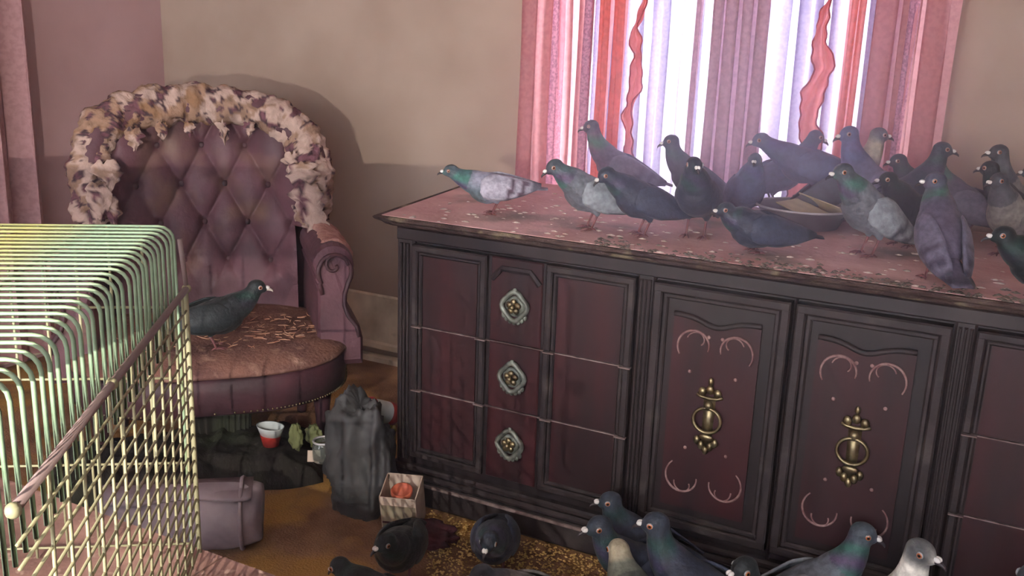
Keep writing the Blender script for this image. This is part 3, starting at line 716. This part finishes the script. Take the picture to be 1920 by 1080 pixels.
# roll round the back and wings
def rim_pt(t):                                                           # t 0..1 from the right arm over the top to the left arm
    xs = [.352, .375, .385, .372, .335, .26, .14, 0, -.14, -.25, -.325, -.362, -.372, -.36, -.345]
    zs = [.72, .80, .90, .985, 1.06, 1.115, 1.145, 1.155, 1.15, 1.125, 1.075, 1.0, .91, .81, .72]
    ys = [.22, .235, .25, .275, .30, .34, .375, .385, .375, .345, .31, .28, .25, .235, .22]
    k = np.linspace(0, 1, len(xs)); return Vector((interp(k, xs, t), interp(k, ys, t), interp(k, zs, t)))
RN = 90
rp = [rim_pt(i / RN) for i in range(RN + 1)]
for _ in range(6): rp = [rp[0]] + [(rp[i - 1] + rp[i] * 2 + rp[i + 1]) / 4 for i in range(1, RN)] + [rp[-1]]
MB().tube(rp, [.060] * (RN + 1), 14).build('back_roll', 'leather', ch, True)
# torn foam bursting from the roll
CREAM, TAN, BROWN, DARK = lin('a78f84')[:3], lin('8a7060')[:3], lin('7d5a3a')[:3], lin('47363a')[:3]
def foam_col(p_, bias=0.):
    a_ = nz(p_, 17) + .4 * nz(p_, 45) + bias; b_ = nz(p_ + Vector((7, 3, 1)), 50); d_ = nz(p_ + Vector((2, 9, 4)), 26) + .35 * nz(p_, 60)
    c_ = CREAM if a_ > -.12 else TAN
    if p_.z > 1.06 and p_.x < .1 and nz(p_, 7) > -.1: c_ = tuple(lerp(c_[k], BROWN[k], .6) for k in range(3))
    if d_ > .19: c_ = DARK
    if d_ > .34: c_ = lin('64434a')[:3]
    return tuple(x * (1 + .25 * b_) for x in c_)
fm = MB(); vs_, cs_ = [], []; FN, FK = 260, 26
for i in range(FN + 1):
    t = i / FN; f = t * RN; k = min(int(f), RN - 1); c0 = rp[k].lerp(rp[k + 1], f - k); tg = (rp[min(k + 2, RN)] - rp[max(k - 1, 0)]).normalized()
    fwd = Vector((0, -1, 0)); nn_ = (fwd - tg * fwd.dot(tg)).normalized(); bb = tg.cross(nn_)
    for j in range(FK):
        th = -1.75 + 3.5 * j / (FK - 1)
        d = nn_ * math.cos(th) + bb * math.sin(th); q = c0 + d * .062
        r = .069 + .020 * nz(q, 13) + .014 * nz(q, 34) + .007 * nz(q, 70)
        if j in (0, FK - 1): r = .045
        wob = 1 if .04 < t < .96 else 0.85
        pt = c0 + d * max(r, .05) * wob; vs_.append(pt); cs_.append(foam_col(pt))
ff = [(i * FK + j, i * FK + j + 1, (i + 1) * FK + j + 1, (i + 1) * FK + j) for i in range(FN) for j in range(FK - 1)]
fm.add(vs_, ff, cs_); fm.build('torn_stuffing', 'stuffing', ch, True)
def shred(base, length, wd, dirx, seed, bias=.1):
    rn = random.Random(seed); mb = MB()
    def fn(u, v):
        w_ = wd * (.25 + .75 * math.sin(PI * min(1, .18 + .86 * v))) * (1 + .6 * nz((v * 6, seed, 0), 1)); 
        q = Vector((base[0] + dirx * v * length * .3 + (u - .5) * w_ + .012 * nz((v * 4, seed * 1.7, 2)), base[1] - .012 * math.sin(PI * u) - .012 * v + .014 * nz((u * 3, v * 5, seed)), base[2] - length * v * (1 + .35 * nz((u * 4, seed * 2.3, 1))) + (.02 * nz((u * 5, seed, 7)) if v == 0 else 0)))
        return q
    pts = MB().grid(fn, 6, 12); cols = [foam_col(Vector(p_), bias) for p_ in pts.v]
    pts.c = [c_ + (1,) for c_ in cols]
    back = [(p_[0], p_[1] + .012, p_[2]) for p_ in pts.v]; n0 = len(pts.v); pts.v += back; pts.c += pts.c[:]; pts.f += [tuple(i + n0 for i in f[::-1]) for f in pts.f[:]]
    return pts.build('torn_shred', 'stuffing', ch, True)
for i, (x, y, z, l, w_, dx) in enumerate(((.335, .15, .97, .10, .10, 0), (.345, .13, .90, .16, .11, .1), (.375, .12, .80, .13, .08, .25), (.30, .20, 1.0, .08, .06, -.1), (.07, .27, 1.10, .07, .04, .1), (-.04, .27, 1.10, .05, .035, .1), (-.13, .26, 1.10, .06, .04, -.1),
        (-.22, .24, 1.08, .07, .06, 0), (-.31, .17, .98, .10, .09, .1), (-.335, .14, .91, .12, .08, 0), (-.30, .15, .86, .10, .05, .2), (-.35, .14, .82, .09, .05, .1), (.16, .27, 1.10, .045, .04, 0))):
    shred((x, y, z), l, w_, dx, i + 1)
# arms: scroll-topped slabs
def arm(s):
    prof = [(.335, .34), (.335, .50), (.340, .60), (.330, .64)]
    cx_, cz_, r0 = .392, .685, .068
    for k in range(15):
        a_ = math.radians(215 - k * 18); prof.append((cx_ + r0 * math.cos(a_), cz_ + r0 * math.sin(a_)))
    prof += [(.432, .60), (.428, .555), (.445, .51), (.478, .47), (.487, .43), (.485, .34)]
    mb = MB(); rings = []
    for y, k in ((-.215, .86), (-.20, .97), (-.17, 1.), (0, 1.), (.25, .97)):
        rings.append([Vector((s * (.40 + (p_[0] - .40) * k), y + (.10 * (.70 - p_[1]) if False else -.10 * max(0, .60 - p_[1]) * (1 if y < -.1 else 0)), .52 + (p_[1] - .52) * k)) for p_ in prof])
    mb.loft(rings); ao = mb.build('arm', 'leather', ch)
    MB().tube([(s * (.40 + (p_[0] - .40) * .8), -.222 - .10 * max(0, .60 - p_[1]), .52 + (p_[1] - .52) * .86) for p_ in prof[2:-1]], .008, 6).build('arm_piping', 'leather_dark', ao, True)
    sp = [(s * (.392 + (.045 - .009 * k / 3) * math.cos(k * .5)), -.226, .685 + (.045 - .009 * k / 3) * math.sin(k * .5)) for k in range(14)]
    MB().tube(sp, .006, 6).build('scroll_welt', 'leather_dark', ao, True)
    # torn top of the arm
    def tf(u, v):
        y = lerp(-.16, .22, v); th = math.radians(lerp(-20, 120, u)); q = Vector((cx_ * s + s * .074 * math.cos(th), y, cz_ + .074 * math.sin(th)))
        d_ = .010 * nz(q, 22) + .005 * nz(q, 50); e = .012 if u in (0, 1) or v in (0, 1) else 0
        return q + Vector((s * math.cos(th), 0, math.sin(th))) * (d_ - e)
    g_ = MB().grid(tf, 14, 30); pk = lin('b3847a')[:3]
    g_.c = [tuple(lerp(pk[k], foam_col(Vector(p_))[k], .35) for k in range(3)) + (1,) for p_ in g_.v]
    g_.build('torn_arm_cover', 'stuffing', ao, True)
arm(1); arm(-1)
# seat
def outline(inset=0., dz=0, wav=0., n=72):
    pts = []
    for k in range(n):
        a_ = 2 * PI * k / n; c_, s_ = math.cos(a_), math.sin(a_)
        # superellipse, bowed at the front (y<0)
        x = math.copysign(abs(c_) ** .55, c_) * (.455 if s_ < 0 else .40); y = math.copysign(abs(s_) ** .75, s_) * (.44 if s_ < 0 else .30)
        if s_ < 0: x *= (1 - .12 * abs(s_) ** 4)
        L_ = math.hypot(x, y); k_ = (L_ - inset + wav * math.sin(a_ * 40)) / L_; pts.append((x * k_, y * k_))
    return pts
def oring(inset, z, wav=0., n=72, tilt=0.): return [Vector((x, y, z + tilt * y)) for x, y in outline(inset, 0, wav, n)]
MB().loft([oring(.02, .392), oring(.004, .398), oring(0, .405), oring(.004, .415), oring(.02, .427), oring(.05, .437), oring(.12, .445), oring(.2, .45), oring(.28, .452)]).build('seat_cushion', 'seat', ch, True)
MB().loft([oring(.03, .27), oring(.014, .28), oring(.006, .34), oring(.008, .385), oring(.02, .394)]).build('seat_rail', 'leather_dark', ch, True)
MB().loft([oring(.37, .03, .006, 288), oring(.36, .05, .006, 288), oring(.35, .2, .004, 288), oring(.345, .285, .001, 288)]).build('shade_lining', 'seat_shade', ch, True)  # dark lining put where the space below the seat is only shade
for x, y in ((-.36, -.10), (.36, -.10), (-.32, .24), (.32, .24)):
    MB().lathe([(.016, 0), (.018, .01), (.026, .14), (.034, .22), (.034, .28)], 12, Matrix.Translation((x, y, 0))).build('leg', 'leather_dark', ch, True)
nh = MB()
for x, y in outline(.009, n=200):
    if y < .05: nh.ell((x, y, .285), (.0035, .0035, .0035), 6, 4)
tag(nh.build('nailhead_trim', 'brass', ch, True), kind='stuff')
# straw on the seat
sw = MB(); rn = random.Random(11)
for _ in range(230):
    x = rn.gauss(.15, .14); y = rn.gauss(-.14, .11)
    if abs(x) > .36 or y < -.36 + .45 * abs(x) or y > .2: continue
    a_ = rn.uniform(0, 6.28); ln = rn.uniform(.012, .05); z = .447 + rn.uniform(0, .006)
    q = Vector((x, y, z)); d_ = Vector((math.cos(a_), math.sin(a_), rn.uniform(-.1, .15))); bend = Vector((-d_.y, d_.x, 0)) * rn.uniform(-.3, .3)
    sw.tube([q, q + (d_ + bend) * ln * .5, q + d_ * ln], [.0012, .0016, .0008], 4)
so = sw.build('straw_litter', 'straw'); so.matrix_world = Matrix.Translation(CH) @ Matrix.Rotation(math.atan2(Rr.y, Rr.x), 4, 'Z')
tag(so, 'dry straw scattered over the armchair seat', 'straw', kind='stuff')
pp = at_z(406, 652, .444)
pigeon('black pigeon with white beak tip standing on the armchair seat', 0, 0, 5, 'black', 10, (.03, .062), pos=pp, hp=-6, group='pigeons on the armchair', sc=1.0, bars=False, beak='pale')
finish_pigeons()

# ---------------------------------------------------------------- table board and wire cage
BZT = .555
EY = 1.095
tb = thing('low_table', 'low pinkish table under the wire cage, soiled with droppings', 'table', (-.95, .45, 0))
for k in range(2):
    x0, x1 = ((-1.9, -1.093), (-1.089, -.30))[k]
    MB().box(x0 + .95, x1 + .95, -.55, EY - .45, BZT - .035, BZT).build('table_board', 'board', tb)
for x in (-.88, .58):
    for y in (-.48, .58): MB().box(x - .03, x + .03, y - .03, y + .03, 0, BZT - .035).build('leg', 'board_edge', tb)
MB().box(-.9, .6, -.5, .6, BZT - .10, BZT - .035).build('apron', 'board_edge', tb)

CA = Vector((-.565944, .824444, 0)); CW = Vector((.824444, .565944, 0))
CZT = CAMZ - .31
FAR, NEAR, LAT, LEFT = 1.529, .80, -.333, -1.02
C0 = CA * FAR + CW * LAT                                                # far right corner on plan
cg = thing('wire_cage', 'pale green wire pet cage on the low table at the left', 'cage', Vector((C0.x, C0.y, BZT)), math.atan2(CW.y, CW.x))
HT = CZT - BZT; LW = LEFT - LAT; DP = NEAR - FAR                         # local: x right, y away, z up; corner at origin
def bar_mesh():
    r = .022; pts = [(LW, 0, HT - .06), (LW, 0, HT), (-r, 0, HT)] + [(-r + r * math.sin(k * PI / 8), 0, HT - r + r * math.cos(k * PI / 8)) for k in range(1, 5)] + [(0, 0, HT * .55), (0, 0, .004)]
    return MB().tube(pts, .0025, 6).mesh('bar', True)
bm_ = bar_mesh(); nb = 30
def short_bar():
    r = .022; return MB().tube([(LW, 0, HT - .06), (LW, 0, HT), (-r, 0, HT)] + [(-r + r * math.sin(k * PI / 8), 0, HT - r + r * math.cos(k * PI / 8)) for k in range(1, 5)] + [(0, 0, HT * .7), (0, 0, CAMZ - .413 - BZT)], .0025, 6).mesh('bar', True)
bs_ = short_bar()
for i in range(nb):
    o = link('bar', bs_ if i else bm_, 'wire', cg); o.location = (0, -i * (-DP) / (nb - 1), 0); o.rotation_euler = (0, random.uniform(-.003, .003), random.uniform(-.006, .006))
cm = MB().tube([(0, DP, 0), (0, 0, 0)], .0024, 6).mesh('cross_wire', True)
for x, z in ((-.13, HT - .004), (-.27, HT - .004), (-.41, HT - .004), (-.55, HT - .004), (-.003, HT * .55)):
    o = link('cross_wire', cm, 'rod', cg); o.location = (x, 0, z)
# far side: upright and level wires
um = MB().tube([(0, 0, .004), (0, 0, HT)], .0022, 6).mesh('back_wire', True)
for i in range(1, 14):
    o = link('back_wire', um, 'wire2', cg); o.location = (-i * .05, 0, 0)
lm = MB().tube([(LW, 0, 0), (0, 0, 0)], .0022, 6).mesh('back_rail', True)
for z in (.02, .17, .32, .44):
    o = link('back_rail', lm, 'wire2', cg); o.location = (0, 0.004, z)
# hinged mesh panel on the right side
HP = CAMZ - .413 - BZT
pn = MB().tube([(.012, .012, HP), (.012, DP, HP)], .0052, 8).build('panel_rod', 'rod', cg, True)
MB().tube([(.008, 0, HT - .02), (.012, .012, HP)], .004, 6).build('corner_link', 'rod', cg, True)
for y in (.012, -.42, DP): MB().ell((.012, y, HP), (.0075, .0075, .0075), 8, 6).build('rod_cap', 'wire2', pn, True)
vm = MB().tube([(.012, 0, .006), (.012, 0, HP)], .0022, 5).mesh('mesh_upright', True)
for i in range(1, 14):
    o = link('mesh_upright', vm, 'wire2', pn); o.location = (0, -i * .0515 - .004, 0); o.rotation_euler = (-.07, 0, 0)
hm = MB().tube([(.012, 0, 0), (.012, DP, 0)], .0020, 5).mesh('mesh_level', True)
for i in range(19):
    o = link('mesh_level', hm, 'wire2', pn); o.location = (0, 0, .01 + i * (HP - .02) / 19)
MB().tube([(.012, .004, .003), (.012, .004, HP)], .0042, 8).build('panel_post', 'wire2', cg, True)
MB().tube([(0, 0, .006), (0, DP, .006)], .004, 6).build('base_rail', 'wire2', cg, True)

# ---------------------------------------------------------------- things on the floor
def crumple(name, m, c, r, seed, amp=.25, fq=3., parent=None, flat=0., nu=36, nv=24, power=1.):
    mb = MB(); rings = []
    for i in range(nv + 1):
        a_ = -PI / 2 + PI * i / nv; ca = max(math.cos(a_), .01) ** power
        rg = []
        for j in range(nu):
            d_ = Vector((ca * math.cos(2 * PI * j / nu), ca * math.sin(2 * PI * j / nu), math.sin(a_)))
            q = d_ + Vector((seed * 3.1, seed, 0)); k = 1 + amp * (noise.noise(q * fq) + .5 * abs(noise.noise(q * fq * 2.4)) + .25 * noise.noise(q * fq * 5))
            rg.append(Vector((c[0] + r[0] * d_.x * k, c[1] + r[1] * d_.y * k, max(flat, c[2] + r[2] * d_.z * k))))
        rings.append(rg)
    return mb.loft(rings).build(name, m, parent, True)
bg_ = at_z(672, 978, 0)
tag(crumple('bin_bag', 'plastic_black', (bg_.x - .05, bg_.y + .08, .15), (.112, .095, .195), 2, .30, 2.1, power=.6, nu=60, nv=44), 'crumpled black plastic bag slumped between armchair and dresser', 'bag')
# tin with white label, tipped on the bag
tn = thing('food_tin', 'white labelled tin with a red rim lying by the dresser end', 'tin', at_y(716, 772, 2.40))
mT = Matrix.Rotation(-.35, 4, 'Z') @ Matrix.Rotation(1.15, 4, 'X')
MB().lathe([(.001, -.05), (.036, -.05), (.037, -.046), (.037, .046), (.036, .05), (.034, .05), (.033, .046), (.001, .046)], 24, mT).build('can', 'tin', tn, True)
MB().tube([mT @ Vector((.037 * math.cos(2 * PI * k / 24), .037 * math.sin(2 * PI * k / 24), .05)) for k in range(24)], .004, 6, closed=True).build('rim', 'red', tn, True)
MB().lathe([(.0375, -.046), (.0382, -.046), (.0382, -.02), (.0375, -.02)], 24, mT).build('label_band', 'red', tn, True)
yp = at_y(730, 812, 2.42)
tag(crumple('snack_packet', 'yellow', (yp.x, yp.y, yp.z), (.022, .02, .04), 5, .3, 3), 'small yellow packet wedged beside the dresser end below the tin', 'packet')
# carton
cb = at_z(764, 985, 0)
ct = thing('open_carton', 'small open cream carton with a coral lid inside on the floor', 'carton', (cb.x - .01, cb.y + .0, 0), math.radians(20))
w_, d_, h_ = .054, .052, .155
tilt = Matrix.Rotation(.30, 4, 'X')
c_ = MB()
for x0, x1, y0, y1 in ((-w_, w_, -d_, -d_ + .003), (-w_, w_, d_ - .003, d_), (-w_, -w_ + .003, -d_, d_), (w_ - .003, w_, -d_, d_)): c_.box(x0, x1, y0, y1, 0, h_, tilt)
c_.box(-w_, w_, -d_, d_, 0, .003, tilt); c_.build('box_walls', 'white_card', ct)
c_ = MB(); c_.box(-w_ + .004, w_ - .004, -d_ - .001, -d_ + .001, .0, h_ - .03, tilt); c_.build('printed_side', 'carton_side', ct)
MB().box(-w_ + .004, w_ - .004, -d_ - .0022, -d_ + .001, .055, .062, tilt).build('printed_line', 'rag', ct)
MB().lathe([(.001, .122), (.028, .122), (.032, .128), (.032, .140), (.028, .142), (.024, .134), (.001, .134)], 20, tilt).build('coral_lid', 'coral', ct, True)
rg = at_z(800, 1010, 0)
tag(crumple('rag', 'rag', (rg.x, rg.y, .018), (.085, .06, .03), 8, .4, 2.6, flat=.0), 'crumpled dark red rag on the floor right of the carton', 'rag')
# lilac bundle
A0, A1 = at_z(285, 1030, 0), at_z(492, 1018, 0)
ax = (A1 - A0).normalized(); L_ = (A1 - A0).length
bu = thing('sheet_bundle', 'rolled lilac grey sheet bundle on the floor behind the wire cage', 'bundle', (A0 + A1) / 2, math.atan2(ax.y, ax.x))
rings = []
for i in range(33):
    x = lerp(-L_ / 2 - .12, L_ / 2, i / 32); e = 1 - .18 * max(0, (i - 26) / 6) ** 2
    rings.append([Vector((x + .012 * nz((k * .4, i * .2, 3)), .092 * e * math.cos(2 * PI * k / 28) * (1 + .12 * nz((math.cos(2 * PI * k / 28) * 2, math.sin(2 * PI * k / 28) * 2, x * 6))), .098 + .096 * e * math.sin(2 * PI * k / 28) * (1 + .10 * nz((math.cos(2 * PI * k / 28) * 3, x * 9, 1))))) for k in range(28)])
MB().loft(rings).build('rolled_sheet', 'bundle', bu, True)
MB().tube([(L_ / 2 - .05, .096 * math.cos(2 * PI * k / 24), .099 + .100 * math.sin(2 * PI * k / 24)) for k in range(24)], .006, 6, closed=True).build('tie_band', 'bundle', bu, True)
MB().loft([[Vector((lerp(-L_ / 2 - .1, L_ / 2 - .02, u), y, z)) for y, z in ((-.065 - .012 * math.sin(u * 9), .172), (-.06, .180), (.03, .195), (.02, .188))] for u in [k / 20 for k in range(21)]]).build('folded_edge', 'bundle', bu, True)
# dark olive sheet painting the shade under the chair front, clutter on it
def on_chair(x, y, z=0.): return CH + Rr * x + U * y + Vector((0, 0, z))
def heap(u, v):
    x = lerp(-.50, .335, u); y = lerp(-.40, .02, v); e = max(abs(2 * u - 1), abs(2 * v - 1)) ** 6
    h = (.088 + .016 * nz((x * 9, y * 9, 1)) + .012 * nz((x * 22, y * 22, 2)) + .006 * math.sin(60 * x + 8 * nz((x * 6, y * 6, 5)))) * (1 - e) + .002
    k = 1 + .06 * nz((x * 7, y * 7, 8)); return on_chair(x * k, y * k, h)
tag(MB().grid(heap, 90, 50).build('shade_cloth', 'seat_shade', None, True), 'rumpled dark olive cloth put in for the shade under the armchair front', 'cloth')
hz_ = .098
q = at_z(508, 834, hz_)
k = thing('snack_cup', 'small crushed white and red paper cup on the shade cloth', 'cup', (q.x, q.y, hz_))
MB().lathe([(.001, .0), (.026, .0), (.034, .035), (.034, .036), (.001, .036)], 18).build('red_base', 'red', k, True)
MB().lathe([(.034, .036), (.045, .066), (.046, .068), (.042, .066), (.031, .04)], 18, Matrix.Diagonal((1.1, .8, 1, 1))).build('white_rim', 'tin', k, True)
q = at_z(556, 838, hz_)
tag(crumple('paper_scrap', 'leafgreen', (q.x, q.y, hz_ + .035), (.024, .016, .042), 12, .4, 2.5), 'crumpled green paper scrap standing right of the white and red cup', 'paper')
q = at_z(588, 832, hz_)
tag(crumple('paper_scrap', 'leafgreen', (q.x, q.y, hz_ + .03), (.028, .016, .036), 14, .4, 2.5), 'crumpled green paper scrap leaning against the glass jar', 'paper')
q = at_z(607, 862, hz_)
k = thing('glass_jar', 'empty glass jar with shiny rim on the shade cloth near the bag', 'jar', (q.x, q.y, hz_))
MB().lathe([(.001, 0), (.034, 0), (.036, .006), (.036, .05), (.032, .056), (.032, .066), (.029, .066), (.029, .056), (.032, .05), (.032, .008), (.001, .006)], 24).build('jar_body', 'jar', k, True)
MB().tube([(.032 * math.cos(2 * PI * j / 24), .032 * math.sin(2 * PI * j / 24), .066) for j in range(24)], .0035, 6, closed=True).build('jar_rim', 'metal', k, True)
q = at_z(588, 866, hz_)
k = tag(MB().box(-.02, .02, -.001, .001, 0, .036, Matrix.Rotation(.5, 4, 'Z') @ Matrix.Rotation(-.3, 4, 'X')).build('card_scrap', 'white_card'), 'small pale card scrap leaning at the foot of the glass jar', 'card'); k.location = (q.x, q.y, hz_)
# grain on the floor
gr = MB(); rn = random.Random(5)
for i in range(5200):
    px, py = rn.uniform(800, 1420), rn.uniform(930, 1130)
    q = at_z(px, py, 0)
    if q.y > FY - .04 or nz((q.x, q.y, 0), 4) + .35 * nz((q.x, q.y, 3), 12) < -.25: continue
    r = rn.uniform(.0022, .0045); z = rn.uniform(0, .006); a_ = rn.uniform(0, 6.28); e = Vector((math.cos(a_), math.sin(a_), 0)); f = Vector((-e.y, e.x, 0)); c0 = q + Vector((0, 0, z + r * .6))
    gr.add([c0 + e * r * 1.5, c0 + f * r, c0 - e * r * 1.5, c0 - f * r, c0 + Vector((0, 0, r * .8)), c0 - Vector((0, 0, r * .8))], [(0, 1, 4), (1, 2, 4), (2, 3, 4), (3, 0, 4), (1, 0, 5), (2, 1, 5), (3, 2, 5), (0, 3, 5)])
tag(gr.build('spilled_grain', 'grain'), 'golden grain spilled over the carpet before the dresser', 'grain', kind='stuff')

# ---------------------------------------------------------------- haze volume standing in for lens glare round the window
hz = bpy.data.materials.new('glare_haze'); hz.use_nodes = True; nt = hz.node_tree; nt.nodes.remove(nt.nodes['Principled BSDF'])
vsn_ = nt.nodes.new('ShaderNodeVolumeScatter'); vsn_.inputs['Color'].default_value = (.74, .82, 1, 1); vsn_.inputs['Anisotropy'].default_value = .6
tc = nt.nodes.new('ShaderNodeTexCoord'); mp = nt.nodes.new('ShaderNodeMapping'); mp.vector_type = 'TEXTURE'; mp.inputs['Location'].default_value = (-.55, 2.65, 1.08); mp.inputs['Scale'].default_value = (1.25, 1.0, .75)
gt = nt.nodes.new('ShaderNodeTexGradient'); gt.gradient_type = 'QUADRATIC_SPHERE'
nt.links.new(tc.outputs['Object'], mp.inputs[0]); nt.links.new(mp.outputs[0], gt.inputs[0])
ma = nt.nodes.new('ShaderNodeMath'); ma.operation = 'MULTIPLY_ADD'; ma.inputs[1].default_value = .8; ma.inputs[2].default_value = .008
nt.links.new(gt.outputs[1], ma.inputs[0]); nt.links.new(ma.outputs[0], vsn_.inputs['Density'])
nt.links.new(vsn_.outputs[0], nt.nodes['Material Output'].inputs['Volume']); M['air'] = hz
ao_ = MB().box(WX - .13, RX + .13, RY - .13, WY + .15, -.1, CZ + .1).build('glare_haze', 'air')
tag(ao_, 'faint haze volume standing in for the window glare', 'haze', kind='stuff')
